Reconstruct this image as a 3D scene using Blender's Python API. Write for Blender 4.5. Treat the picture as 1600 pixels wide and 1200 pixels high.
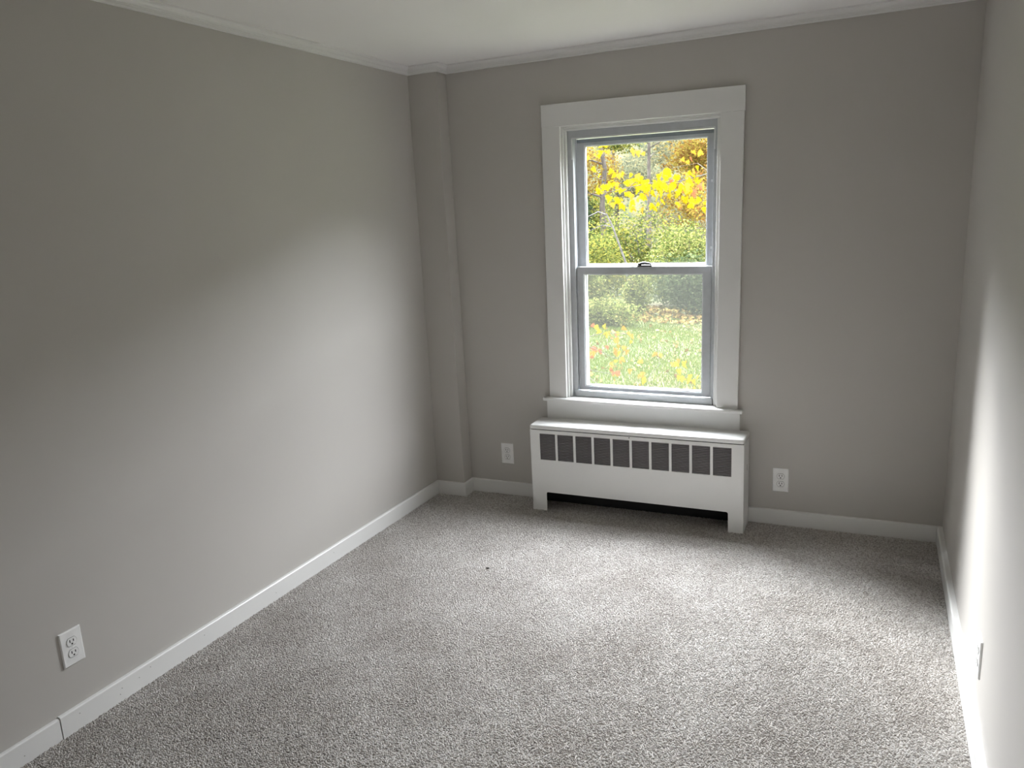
import bpy, bmesh, math, random
import numpy as np
from mathutils import Matrix, Vector

for o in list(bpy.data.objects):
    bpy.data.objects.remove(o)
scene = bpy.context.scene
col = scene.collection
R = math.radians

# ------------------------------------------------------------------ camera
PITCH, YAW, ROLL, FPX = -12.4794, 25.3627, -3.0179, 1215.58
EYE = Vector((2.3042, -3.8665, 1.6066))
def cam_axes():
    p, y, r = R(PITCH), R(YAW), R(ROLL)
    f = Vector((-math.sin(y) * math.cos(p), math.cos(y) * math.cos(p), math.sin(p)))
    rt = f.cross(Vector((0, 0, 1))).normalized()
    up = rt.cross(f)
    return math.cos(r) * rt + math.sin(r) * up, -math.sin(r) * rt + math.cos(r) * up, f
_r, _u, _f = cam_axes()
cd = bpy.data.cameras.new('camera')
cd.sensor_fit = 'HORIZONTAL'; cd.sensor_width = 36.0
cd.lens = FPX / 1600 * 36.0
cd.clip_start = 0.03; cd.clip_end = 600
cam = bpy.data.objects.new('camera', cd); col.objects.link(cam)
m = Matrix(((_r.x, _u.x, -_f.x), (_r.y, _u.y, -_f.y), (_r.z, _u.z, -_f.z))).to_4x4()
m.translation = EYE
cam.matrix_world = m
scene.camera = cam

# ------------------------------------------------------------------ sky, veiled sun, exposure
SKY = 56.0      # zenith radiance
w = bpy.data.worlds.new('overcast_sky'); scene.world = w; w.use_nodes = True
bg = w.node_tree.nodes['Background']
# the sun stands behind thin cloud in the left front
sl = bpy.data.lights.new('veiled_sun', 'SUN'); sl.energy = 7.5; sl.angle = R(15); sl.color = (1.0, 0.99, 0.98)
sun = bpy.data.objects.new('veiled_sun', sl); col.objects.link(sun)
SAZ, SEL = R(48), R(30)
sdir = Vector((-math.sin(SAZ) * math.cos(SEL), math.cos(SAZ) * math.cos(SEL), math.sin(SEL)))
sun.rotation_euler = sdir.to_track_quat('Z', 'Y').to_euler(); sun.location = sdir * 30
# thinly overcast sky: smooth rise from horizon to zenith as (1 + 2 sin h) / 3, plus the broad glow of cloud round the veiled sun
GLOW, GPOW = 94.0, 5.0
wn, wk = w.node_tree.nodes, w.node_tree.links
wt = wn.new('ShaderNodeTexCoord'); wsx = wn.new('ShaderNodeSeparateXYZ')
def wmath(op, a=None, b=None, c=None):
    n = wn.new('ShaderNodeMath'); n.operation = op
    for i, q in enumerate((a, b, c)):
        if q is None: continue
        if isinstance(q, (int, float)): n.inputs[i].default_value = q
        else: wk.new(q, n.inputs[i])
    return n.outputs[0]
wk.new(wt.outputs['Generated'], wsx.inputs[0])
up_ = wmath('MAXIMUM', wsx.outputs['Z'], 0.0)
base_ = wmath('MULTIPLY_ADD', up_, SKY * 2 / 3, SKY / 3)
dt = wn.new('ShaderNodeVectorMath'); dt.operation = 'DOT_PRODUCT'; dt.inputs[1].default_value = sdir; wk.new(wt.outputs['Generated'], dt.inputs[0])
half_ = wmath('MAXIMUM', wmath('MULTIPLY_ADD', dt.outputs['Value'], 0.5, 0.5), 0.0)
glow_ = wmath('MULTIPLY_ADD', wmath('POWER', half_, GPOW), GLOW, base_)
wk.new(glow_, bg.inputs['Strength'])
bg.inputs[0].default_value = (0.955, 0.985, 1.045, 1)
# light portal in the window opening: emits nothing, only steers the sky sampling through the window
pl = bpy.data.lights.new('window_portal', 'AREA'); pl.shape = 'RECTANGLE'; pl.size = 0.74; pl.size_y = 1.38
pl.cycles.is_portal = True
po = bpy.data.objects.new('window_portal', pl); col.objects.link(po)
po.location = (1.215, 0.125, 1.30); po.rotation_euler = (R(-90), 0, 0)

vs = scene.view_settings
vs.view_transform = 'Standard'; vs.look = 'None'; vs.gamma = 1.0; vs.use_curve_mapping = False
vs.exposure = 0.12
scene.cycles.use_denoising = True
scene.cycles.max_bounces = 14; scene.cycles.diffuse_bounces = 10
scene.cycles.transparent_max_bounces = 24
scene.cycles.sample_clamp_indirect = 12.0

# ------------------------------------------------------------------ materials
def newmat(name):
    mt = bpy.data.materials.new(name); mt.use_nodes = True
    nt = mt.node_tree
    return mt, nt, nt.nodes['Principled BSDF'], nt.nodes['Material Output']
def node(nt, t, **k):
    n = nt.nodes.new(t)
    for a, v in k.items():
        if a in n.inputs.keys(): n.inputs[a].default_value = v
        else: setattr(n, a, v)
    return n
def ramp(nt, stops):
    n = nt.nodes.new('ShaderNodeValToRGB')
    e = n.color_ramp.elements
    e[0].position, e[0].color = stops[0][0], (*stops[0][1], 1)
    e[1].position, e[1].color = stops[-1][0], (*stops[-1][1], 1)
    for p, c in stops[1:-1]:
        q = e.new(p); q.color = (*c, 1)
    return n
def bump(nt, b, src, strength, dist):
    bn = node(nt, 'ShaderNodeBump'); bn.inputs['Strength'].default_value = strength; bn.inputs['Distance'].default_value = dist
    nt.links.new(src, bn.inputs['Height']); nt.links.new(bn.outputs[0], b.inputs['Normal'])
def paint(name, c, rough, var=0.02, tex=220.0, bs=0.08, bd=0.0006, spec=0.5):
    mt, nt, b, _ = newmat(name)
    tc = node(nt, 'ShaderNodeTexCoord')
    n1 = node(nt, 'ShaderNodeTexNoise'); n1.inputs['Scale'].default_value = 2.2; n1.inputs['Detail'].default_value = 4
    n2 = node(nt, 'ShaderNodeTexNoise'); n2.inputs['Scale'].default_value = tex; n2.inputs['Detail'].default_value = 3
    nt.links.new(tc.outputs['Object'], n1.inputs['Vector']); nt.links.new(tc.outputs['Object'], n2.inputs['Vector'])
    r = ramp(nt, [(0.3, [x * (1 - var) for x in c]), (0.7, [min(1, x * (1 + var)) for x in c])])
    nt.links.new(n1.outputs['Fac'], r.inputs[0]); nt.links.new(r.outputs[0], b.inputs['Base Color'])
    b.inputs['Roughness'].default_value = rough; b.inputs['Specular IOR Level'].default_value = spec
    bump(nt, b, n2.outputs['Fac'], bs, bd)
    return mt
def plain(name, c, rough, metal=0.0, spec=0.5):
    mt, nt, b, _ = newmat(name)
    tc = node(nt, 'ShaderNodeTexCoord')
    n1 = node(nt, 'ShaderNodeTexNoise'); n1.inputs['Scale'].default_value = 30
    nt.links.new(tc.outputs['Object'], n1.inputs['Vector'])
    r = ramp(nt, [(0.3, [x * 0.96 for x in c]), (0.7, [min(1, x * 1.04) for x in c])])
    nt.links.new(n1.outputs['Fac'], r.inputs[0]); nt.links.new(r.outputs[0], b.inputs['Base Color'])
    b.inputs['Roughness'].default_value = rough; b.inputs['Metallic'].default_value = metal
    b.inputs['Specular IOR Level'].default_value = spec
    return mt
M = {}
M['wall'] = paint('greige_wall_paint', (0.495, 0.475, 0.447), 0.55, 0.012)
M['ceiling'] = paint('white_ceiling_paint', (0.85, 0.835, 0.825), 0.9, 0.012)
M['trim'] = paint('white_gloss_trim', (0.76, 0.758, 0.745), 0.32, 0.015, 90, 0.06)
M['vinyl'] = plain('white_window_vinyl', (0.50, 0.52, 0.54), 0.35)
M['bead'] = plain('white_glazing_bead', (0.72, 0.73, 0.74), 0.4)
M['enamel'] = paint('white_enamel_metal', (0.75, 0.75, 0.735), 0.28, 0.012, 60, 0.03)
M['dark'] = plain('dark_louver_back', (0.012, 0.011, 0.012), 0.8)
M['slat'] = plain('grey_louver_slat', (0.26, 0.245, 0.255), 0.5)
M['plate'] = plain('white_outlet_plastic', (0.84, 0.84, 0.83), 0.35)
M['slot'] = plain('black_slot', (0.01, 0.01, 0.01), 0.7)
M['latch'] = plain('dark_bronze_latch', (0.010, 0.0095, 0.009), 0.5, 0.0)
M['screw'] = plain('screw_steel', (0.35, 0.34, 0.32), 0.4, 0.8)
M['gap'] = plain('grey_shadow_line', (0.42, 0.42, 0.41), 0.7)
M['gasket'] = plain('grey_weatherstrip', (0.27, 0.30, 0.33), 0.8)
M['crumb'] = plain('dark_brown_crumb', (0.03, 0.025, 0.02), 0.8)
M['subfloor'] = plain('carpet_backing', (0.5, 0.47, 0.44), 0.95)
M['siding'] = plain('white_outside_siding', (0.6, 0.6, 0.58), 0.7)

def glass(name, tint, refl):
    mt, nt, b, out = newmat(name); nt.nodes.remove(b)
    t = node(nt, 'ShaderNodeBsdfTransparent'); t.inputs[0].default_value = (*tint, 1)
    g = node(nt, 'ShaderNodeBsdfGlossy'); g.inputs['Roughness'].default_value = 0.02
    lw = node(nt, 'ShaderNodeLayerWeight'); lw.inputs['Blend'].default_value = .5     # Schlick, the same from both sides
    p5 = node(nt, 'ShaderNodeMath', operation='POWER'); p5.inputs[1].default_value = 5
    fr = node(nt, 'ShaderNodeMath', operation='MULTIPLY_ADD'); fr.inputs[1].default_value = .96 * refl; fr.inputs[2].default_value = .04 * refl
    nt.links.new(lw.outputs['Facing'], p5.inputs[0]); nt.links.new(p5.outputs[0], fr.inputs[0])
    mx = node(nt, 'ShaderNodeMixShader')
    nt.links.new(fr.outputs[0], mx.inputs[0]); nt.links.new(t.outputs[0], mx.inputs[1]); nt.links.new(g.outputs[0], mx.inputs[2])
    nt.links.new(mx.outputs[0], out.inputs[0])
    return mt
M['glass'] = glass('window_glass', (0.985, 0.99, 0.985), 0.8)
def screen_mat():
    mt, nt, b, out = newmat('insect_screen_mesh'); nt.nodes.remove(b)
    t = node(nt, 'ShaderNodeBsdfTransparent')
    d = node(nt, 'ShaderNodeBsdfTranslucent'); d.inputs[0].default_value = (0.026, 0.027, 0.024, 1)
    mx = node(nt, 'ShaderNodeMixShader'); mx.inputs[0].default_value = 0.22
    nt.links.new(t.outputs[0], mx.inputs[1]); nt.links.new(d.outputs[0], mx.inputs[2]); nt.links.new(mx.outputs[0], out.inputs[0])
    return mt
M['screen'] = screen_mat()

OUT = 0.33       # overall reflectance of the late-autumn foliage
dim = lambda c: tuple(x * OUT for x in c)
def leaf_mat(name, stops, trans=0.45):
    """leaf colour picked per leaf from the face attribute 'rnd'"""
    mt, nt, b, out = newmat(name); nt.nodes.remove(b)
    at = node(nt, 'ShaderNodeAttribute'); at.attribute_name = 'rnd'
    r = ramp(nt, [(p, dim(c)) for p, c in stops]); nt.links.new(at.outputs['Fac'], r.inputs[0])
    d = node(nt, 'ShaderNodeBsdfDiffuse'); t = node(nt, 'ShaderNodeBsdfTranslucent')
    mx = node(nt, 'ShaderNodeMixShader'); mx.inputs[0].default_value = trans
    nt.links.new(r.outputs[0], d.inputs[0]); nt.links.new(r.outputs[0], t.inputs[0])
    nt.links.new(d.outputs[0], mx.inputs[1]); nt.links.new(t.outputs[0], mx.inputs[2]); nt.links.new(mx.outputs[0], out.inputs[0])
    return mt
M['leaf_yellowgreen'] = leaf_mat('yellow_green_leaves', [(0, (.04, .06, .018)), (.5, (.13, .155, .04)), (.85, (.26, .26, .06)), (1, (.28, .22, .04))])
M['leaf_lime'] = leaf_mat('pale_lime_leaves', [(0, (.05, .075, .02)), (.5, (.16, .19, .05)), (.85, (.30, .32, .11)), (1, (.34, .28, .10))])
M['leaf_green'] = leaf_mat('mid_green_leaves', [(0, (.03, .05, .012)), (.6, (.125, .16, .032)), (1, (.29, .30, .08))])
M['leaf_dark'] = leaf_mat('grey_green_leaves', [(0, (.03, .045, .022)), (.6, (.075, .105, .045)), (1, (.16, .18, .09))])
M['leaf_orange'] = leaf_mat('orange_yellow_leaves', [(0, (.11, .045, .015)), (.35, (.17, .10, .025)), (.7, (.20, .155, .03)), (1, (.25, .20, .04))])
M['leaf_yellow'] = leaf_mat('bright_yellow_leaves', [(0, (.10, .085, .02)), (.6, (.17, .145, .02)), (1, (.25, .21, .03))])
M['leaf_pale'] = leaf_mat('pale_grey_green_leaves', [(0, (.07, .08, .06)), (.6, (.14, .15, .09)), (1, (.22, .19, .1))])
M['needles'] = leaf_mat('evergreen_needles', [(0, (.015, .03, .018)), (.6, (.035, .06, .035)), (1, (.07, .09, .055))], .2)
M['grass'] = leaf_mat('grass_blades', [(0, (.07, .115, .018)), (.6, (.115, .17, .03)), (1, (.2, .2, .05))], .35)
M['litter'] = leaf_mat('fallen_leaf_litter', [(0, (.14, .08, .04)), (.5, (.26, .18, .06)), (1, (.32, .27, .1))], .1)
def maple(name, c1, c2):
    mt, nt, b, out = newmat(name); nt.nodes.remove(b)
    oi = node(nt, 'ShaderNodeObjectInfo')
    r = ramp(nt, [(0, dim(c1)), (1, dim(c2))]); nt.links.new(oi.outputs['Random'], r.inputs[0])
    d = node(nt, 'ShaderNodeBsdfDiffuse'); t = node(nt, 'ShaderNodeBsdfTranslucent')
    mx = node(nt, 'ShaderNodeMixShader'); mx.inputs[0].default_value = .5
    for s in (d, t): nt.links.new(r.outputs[0], s.inputs[0])
    nt.links.new(d.outputs[0], mx.inputs[1]); nt.links.new(t.outputs[0], mx.inputs[2]); nt.links.new(mx.outputs[0], out.inputs[0])
    return mt
M['maple_yellow'] = maple('yellow_maple_leaf', (.22, .17, .004), (.27, .225, .007))
M['maple_amber'] = maple('amber_maple_leaf', (.24, .135, .014), (.27, .17, .02))
M['maple_rust'] = maple('rust_maple_leaf', (.2, .06, .025), (.23, .1, .045))
def bark(name, c):
    mt, nt, b, _ = newmat(name)
    tc = node(nt, 'ShaderNodeTexCoord')
    n1 = node(nt, 'ShaderNodeTexNoise'); n1.inputs['Scale'].default_value = 9; n1.inputs['Detail'].default_value = 5
    nt.links.new(tc.outputs['Object'], n1.inputs['Vector'])
    r = ramp(nt, [(0.3, [x * .25 for x in c]), (0.7, [x * .5 for x in c])])
    nt.links.new(n1.outputs['Fac'], r.inputs[0]); nt.links.new(r.outputs[0], b.inputs['Base Color'])
    b.inputs['Roughness'].default_value = .9; b.inputs['Specular IOR Level'].default_value = .1
    bump(nt, b, n1.outputs['Fac'], .6, .02)
    return mt
M['bark'] = bark('grey_brown_bark', (.075, .065, .055))
M['bark_pale'] = bark('pale_grey_bark', (.085, .08, .075))
def lawn_mat():
    mt, nt, b, _ = newmat('lawn_turf')
    tc = node(nt, 'ShaderNodeTexCoord')
    n1 = node(nt, 'ShaderNodeTexNoise'); n1.inputs['Scale'].default_value = .9; n1.inputs['Detail'].default_value = 6
    nt.links.new(tc.outputs['Object'], n1.inputs['Vector'])
    r = ramp(nt, [(.3, dim((.105, .085, .05))), (.5, dim((.085, .095, .04))), (.7, dim((.065, .095, .033)))])
    nt.links.new(n1.outputs['Fac'], r.inputs[0]); nt.links.new(r.outputs[0], b.inputs['Base Color'])
    b.inputs['Roughness'].default_value = .95; b.inputs['Specular IOR Level'].default_value = .1
    return mt
M['lawn'] = lawn_mat()
def hill_mat():
    mt, nt, b, _ = newmat('autumn_forest_canopy')
    tc = node(nt, 'ShaderNodeTexCoord')
    n1 = node(nt, 'ShaderNodeTexNoise'); n1.inputs['Scale'].default_value = 1.4; n1.inputs['Detail'].default_value = 10
    nt.links.new(tc.outputs['Object'], n1.inputs['Vector'])
    r = ramp(nt, [(.3, (.007, .009, .006)), (.45, (.016, .018, .011)), (.55, (.024, .022, .012)), (.7, (.024, .025, .018))])
    nt.links.new(n1.outputs['Fac'], r.inputs[0]); nt.links.new(r.outputs[0], b.inputs['Base Color'])
    b.inputs['Roughness'].default_value = 1; b.inputs['Specular IOR Level'].default_value = 0
    return mt
M['hill'] = hill_mat()
def pile_mat():
    mt, nt, b, out = newmat('greige_carpet_pile')
    oi = node(nt, 'ShaderNodeObjectInfo'); g = node(nt, 'ShaderNodeNewGeometry')
    n1 = node(nt, 'ShaderNodeTexNoise'); n1.inputs['Scale'].default_value = 3.0; n1.inputs['Detail'].default_value = 4; n1.inputs['Roughness'].default_value = .6
    nt.links.new(g.outputs['Position'], n1.inputs['Vector'])
    r = ramp(nt, [(0, (.52, .49, .465)), (.5, (.76, .735, .71)), (1, (.90, .885, .87))])
    nt.links.new(oi.outputs['Random'], r.inputs[0])
    r2 = ramp(nt, [(.34, (.84, .825, .81)), (.64, (1, 1, 1))]); nt.links.new(n1.outputs['Fac'], r2.inputs[0])
    mx = node(nt, 'ShaderNodeMix', data_type='RGBA', blend_type='MULTIPLY'); mx.inputs[0].default_value = 1
    nt.links.new(r.outputs[0], mx.inputs[6]); nt.links.new(r2.outputs[0], mx.inputs[7])
    nt.nodes.remove(b); out = nt.nodes['Material Output']
    d = node(nt, 'ShaderNodeBsdfDiffuse'); t = node(nt, 'ShaderNodeBsdfTranslucent'); ms_ = node(nt, 'ShaderNodeMixShader'); ms_.inputs[0].default_value = .4
    nt.links.new(mx.outputs[2], d.inputs[0]); nt.links.new(mx.outputs[2], t.inputs[0])
    nt.links.new(d.outputs[0], ms_.inputs[1]); nt.links.new(t.outputs[0], ms_.inputs[2]); nt.links.new(ms_.outputs[0], out.inputs[0])
    return mt
M['pile'] = pile_mat()

# ------------------------------------------------------------------ mesh helpers
class MB:
    def __init__(s): s.v = []; s.f = []
    def add(s, vs_, fs):
        k = len(s.v); s.v += [tuple(p) for p in vs_]; s.f += [tuple(i + k for i in f) for f in fs]; return s
    def box(s, x0, x1, y0, y1, z0, z1):
        return s.add([(x0, y0, z0), (x1, y0, z0), (x1, y1, z0), (x0, y1, z0), (x0, y0, z1), (x1, y0, z1), (x1, y1, z1), (x0, y1, z1)],
                     [(0, 3, 2, 1), (4, 5, 6, 7), (0, 1, 5, 4), (1, 2, 6, 5), (2, 3, 7, 6), (3, 0, 4, 7)])
    def prism(s, pts, a, b):
        """closed outline pts (counter-clockwise seen from +axis side irrelevant) swept from offset a to b; pts are functions of t"""
        n = len(pts)
        v = [p(a) for p in pts] + [p(b) for p in pts]
        f = [tuple(range(n))[::-1], tuple(range(n, 2 * n))]
        for i in range(n): f.append((i, (i + 1) % n, n + (i + 1) % n, n + i))
        return s.add(v, f)
    def plate(s, xs, zs, solid, y0, y1):
        """slab in the XZ plane made of grid cells, cells with solid(i,j) False are holes"""
        nx, nz = len(xs), len(zs); idx = {}
        k = len(s.v)
        def V(i, j, y):
            if (i, j, y) not in idx:
                idx[(i, j, y)] = len(s.v); s.v.append((xs[i], y, zs[j]))
            return idx[(i, j, y)]
        S = lambda i, j: 0 <= i < nx - 1 and 0 <= j < nz - 1 and solid(i, j)
        for i in range(nx - 1):
            for j in range(nz - 1):
                if not S(i, j): continue
                s.f.append((V(i, j, y0), V(i + 1, j, y0), V(i + 1, j + 1, y0), V(i, j + 1, y0)))
                s.f.append((V(i, j, y1), V(i, j + 1, y1), V(i + 1, j + 1, y1), V(i + 1, j, y1)))
                if not S(i - 1, j): s.f.append((V(i, j, y0), V(i, j + 1, y0), V(i, j + 1, y1), V(i, j, y1)))
                if not S(i + 1, j): s.f.append((V(i + 1, j, y0), V(i + 1, j, y1), V(i + 1, j + 1, y1), V(i + 1, j + 1, y0)))
                if not S(i, j - 1): s.f.append((V(i, j, y0), V(i, j, y1), V(i + 1, j, y1), V(i + 1, j, y0)))
                if not S(i, j + 1): s.f.append((V(i, j + 1, y0), V(i + 1, j + 1, y0), V(i + 1, j + 1, y1), V(i, j + 1, y1)))
        return s
    def tube(s, pts, radii, n=8):
        pts = [Vector(p) for p in pts]; rings = []
        k0 = len(s.v)
        for i, p in enumerate(pts):
            d = (pts[min(i + 1, len(pts) - 1)] - pts[max(i - 1, 0)]).normalized()
            a = d.cross(Vector((0.31, 0.17, 0.93))).normalized(); b = d.cross(a)
            for q in range(n):
                t = 2 * math.pi * q / n
                s.v.append(tuple(p + float(radii[i]) * (math.cos(t) * a + math.sin(t) * b)))
        for i in range(len(pts) - 1):
            for q in range(n):
                s.f.append((k0 + i * n + q, k0 + i * n + (q + 1) % n, k0 + (i + 1) * n + (q + 1) % n, k0 + (i + 1) * n + q))
        s.f.append(tuple(k0 + q for q in range(n))[::-1]); s.f.append(tuple(k0 + (len(pts) - 1) * n + q for q in range(n)))
        return s
    def mesh(s, name, mat, org=(0, 0, 0)):
        me = bpy.data.meshes.new(name)
        me.from_pydata([(a - org[0], b - org[1], c - org[2]) for a, b, c in s.v], [], s.f)
        bm = bmesh.new(); bm.from_mesh(me); bmesh.ops.recalc_face_normals(bm, faces=bm.faces); bm.to_mesh(me); bm.free()
        me.materials.append(mat)
        return me
    def build(s, name, mat, parent=None, bevel=0.0, seg=2, org=None):
        """parent is an unrotated object at this moment: its world location is taken off the coordinates"""
        if org is None:
            org = (0, 0, 0); p = parent
            while p is not None: org = tuple(a + b for a, b in zip(org, p.location)); p = p.parent
        o = bpy.data.objects.new(name, s.mesh(name, mat, org)); col.objects.link(o)
        if parent is not None: o.parent = parent
        if bevel:
            b = o.modifiers.new('bevel', 'BEVEL'); b.width = bevel; b.segments = seg; b.limit_method = 'ANGLE'; b.angle_limit = R(40)
            for p in o.data.polygons: p.use_smooth = True
            try:
                b.harden_normals = True
            except Exception: pass
        return o
def tag(o, label=None, cat=None, group=None, kind=None):
    if label: o['label'] = label
    if cat: o['category'] = cat
    if group: o['group'] = group
    if kind: o['kind'] = kind
    return o
def empty(name, loc):
    o = bpy.data.objects.new(name, None); col.objects.link(o); o.location = loc; o.empty_display_size = .1
    return o
def copy_tree(o, parent=None):
    c = o.copy(); col.objects.link(c); c.parent = parent
    for ch in list(o.children): copy_tree(ch, c)
    return c

# ------------------------------------------------------------------ room shell
H = 2.38
FRONT = -4.35
FZ = lambda x, y: 0.0024 * (x - 1.3) - 0.0045 * y          # the floor of the old house slopes slightly
LX = lambda y, z: 0.0132 * y + 0.0014 * (z - 1.2)          # left wall face
RX = lambda y, z: 2.6345 + 0.0015 * y + 0.0094 * z         # right wall face leans out slightly
OX0, OX1, OZ0, OZ1 = 0.800, 1.628, 0.560, 2.025            # window opening in the wall
def hexa(name, inner, outer, mat):
    """inner, outer: four corners each in the same order"""
    b = MB(); b.add(list(inner) + list(outer), [(0, 1, 2, 3), (7, 6, 5, 4), (0, 4, 5, 1), (1, 5, 6, 2), (2, 6, 7, 3), (3, 7, 4, 0)])
    return b.build(name, mat)
fl = hexa('floor', [(-.2, .0, FZ(-.2, 0)), (2.8, .0, FZ(2.8, 0)), (2.8, FRONT, FZ(2.8, FRONT)), (-.2, FRONT, FZ(-.2, FRONT))],
          [(-.2, 0, -.2), (2.8, 0, -.2), (2.8, FRONT, -.2), (-.2, FRONT, -.2)], M['subfloor'])
tag(fl, 'bedroom floor covered wall to wall in greige carpet', 'floor', kind='structure')
cl = hexa('ceiling', [(-.2, .14, H), (2.8, .14, H), (2.8, FRONT - .1, H), (-.2, FRONT - .1, H)],
          [(-.2, .14, H + .12), (2.8, .14, H + .12), (2.8, FRONT - .1, H + .12), (-.2, FRONT - .1, H + .12)], M['ceiling'])
tag(cl, 'flat white ceiling above the empty room', 'ceiling', kind='structure')
b = MB(); b.plate([-.2, OX0, OX1, 2.82], [-.85, OZ0, OZ1, H], lambda i, j: not (i == 1 and j == 1), 0.0, 0.14)
tag(b.build('wall_back', M['wall']), 'greige painted wall holding the window', 'wall', kind='structure')
yl = FRONT - .05
wl = hexa('wall_left', [(LX(0, -.15), 0, -.15), (LX(yl, -.15), yl, -.15), (LX(yl, H), yl, H), (LX(0, H), 0, H)],
          [(-.25, 0, -.15), (-.25, yl, -.15), (-.25, yl, H), (-.25, 0, H)], M['wall'])
tag(wl, 'greige painted long wall on the left with soft daylight on it', 'wall', kind='structure')
wr = hexa('wall_right', [(RX(0, -.15), 0, -.15), (RX(yl, -.15), yl, -.15), (RX(yl, H), yl, H), (RX(0, H), 0, H)],
          [(2.85, 0, -.15), (2.85, yl, -.15), (2.85, yl, H), (2.85, 0, H)], M['wall'])
tag(wr, 'greige painted wall on the right with a bright band of daylight', 'wall', kind='structure')
b = MB().box(-.2, 2.8, FRONT - .1, FRONT, -.15, H)
tag(b.build('wall_front', M['wall']), 'greige painted wall behind the viewer', 'wall', kind='structure')
# boxed pipe chase in the corner
BX, BY = 0.1776, -0.1005
b = MB().box(-.03, BX, BY, .0, -.01, H)
tag(b.build('trim_1', M['wall'], bevel=.004), 'narrow boxed-in pipe chase painted greige in the far left corner', 'pipe chase', kind='structure')

# crown mouldings: profile (out, z) against the wall
CP = [(0, 2.338), (.009, 2.338), (.012, 2.340), (.012, 2.3445), (.009, 2.347), (.009, 2.354), (.013, 2.3555), (.014, 2.362), (.018, 2.368), (.025, 2.372), (.029, 2.3725), (.029, H), (0, H)]
def crown(name, p0, p1, nrm, ext0, ext1, label):
    """moulding from p0 to p1 (floor-plan points on the wall face), nrm points into the room, ext: mitre slope at each end"""
    p0, p1, n_ = Vector((*p0, 0)), Vector((*p1, 0)), Vector((*nrm, 0)).normalized()
    d = (p1 - p0).normalized()
    L = [p0 + n_ * a + d * (ext0 * a) + Vector((0, 0, z)) for a, z in CP]
    Rr = [p1 + n_ * a + d * (ext1 * a) + Vector((0, 0, z)) for a, z in CP]
    k = len(CP); bb = MB(); bb.add(L + Rr, [tuple(range(k))[::-1], tuple(range(k, 2 * k))] + [(i, (i + 1) % k, k + (i + 1) % k, k + i) for i in range(k)])
    return tag(bb.build(name, M['trim']), label, 'moulding', kind='structure')
crown('trim_2', (LX(FRONT, 2.35), FRONT), (LX(BY, 2.35), BY), (1, -.0132), 0, -1, 'slim white crown moulding along the left wall')
crown('trim_3', (LX(BY, 2.35), BY), (BX, BY), (0, -1), 1, 1, 'short white crown moulding across the front of the pipe chase')
crown('trim_4', (BX, BY), (BX, 0), (1, 0), -1, -1, 'tiny white crown moulding on the side of the pipe chase')
crown('trim_5', (BX, 0), (RX(0, 2.35), 0), (0, -1), 1, -1, 'slim white crown moulding above the window wall')
crown('trim_6', (RX(0, 2.35), 0), (RX(FRONT, 2.35), FRONT), (-1, .0015), 1, 0, 'slim white crown moulding along the right wall')

# baseboards
HB = 0.0798
def board(pa, pb, nrm, t, h, za, zb, m0=0.0, m1=0.0, lift=0.0):
    """board standing on the sloping floor from pa to pb with an eased top edge"""
    pa, pb, n_ = Vector((*pa, 0)), Vector((*pb, 0)), Vector((*nrm, 0)).normalized()
    d = (pb - pa).normalized()
    prof = [(-.004, -.02), (t, -.02), (t, h - .004), (t - .0025, h - .001), (t - .005, h), (-.004, h)]
    L = [pa + n_ * a + d * (m0 * max(a, 0)) + Vector((0, 0, z + za)) for a, z in prof]
    Rr = [pb + n_ * a + d * (m1 * max(a, 0)) + Vector((0, 0, z + zb)) for a, z in prof]
    k = len(prof)
    return MB().add(L + Rr, [tuple(range(k))[::-1], tuple(range(k, 2 * k))] + [(i, (i + 1) % k, k + (i + 1) % k, k + i) for i in range(k)])
YJ = -2.4945
root = empty('baseboard_left', (LX(-2, 0), -2, 0))
tag(root, 'white painted baseboard in two lengths along the left wall', 'baseboard', kind='structure')
nl = (1, -.0132)
bd = board((LX(YJ, 0), YJ), (LX(BY, 0), BY), nl, .014, HB, FZ(0, YJ), FZ(0, BY), 0, -1).build('board', M['trim'], root)
bd = board((LX(FRONT, 0), FRONT), (LX(YJ - .003, 0), YJ - .003), nl, .0125, HB - .003, FZ(0, FRONT), FZ(0, YJ)).build('board', M['trim'], root)
nail = MB().tube([(0, 0, 0), (.0012, 0, 0)], [.0016, .0016], 8)
for y, z in ((-2.43, .055), (-2.62, .03), (-2.28, .03), (-2.2, .047), (-2.27, .048), (-2.15, .06), (-1.9, .05), (-1.5, .035), (-1.1, .05), (-2.7, .05)):
    q = MB(); q.v = [(LX(y, 0) + (.0137 if y > YJ else .0122) + a, y + b_, z + FZ(0, y) + c) for a, b_, c in nail.v]; q.f = nail.f
    q.build('nail_head', M['screw'], root)
tag(board((LX(BY, 0), BY), (BX, BY), (0, -1), .014, HB, FZ(0, BY), FZ(BX, BY), 1, 1).build('baseboard_front', M['trim']),
    'short white baseboard across the front of the pipe chase', 'baseboard', kind='structure')
tag(board((BX, BY), (BX, 0), (1, 0), .014, HB, FZ(BX, BY), FZ(BX, 0), -1, -1).build('baseboard_side', M['trim']),
    'very short white baseboard on the side of the pipe chase', 'baseboard', kind='structure')
XR0 = RX(0, 0)
tag(board((BX, 0), (XR0, 0), (0, -1), .014, HB, FZ(BX, 0), FZ(XR0, 0), 1, -1).build('baseboard_back', M['trim']),
    'white baseboard under the window wall passing behind the convector', 'baseboard', kind='structure')
tag(board((XR0, 0), (RX(FRONT, 0), FRONT), (-1, 0), .0215, HB, FZ(XR0, 0), FZ(XR0, FRONT), 1, 0).build('baseboard_right', M['trim']),
    'thick white baseboard along the brightly lit right wall', 'baseboard', kind='structure')

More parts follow.
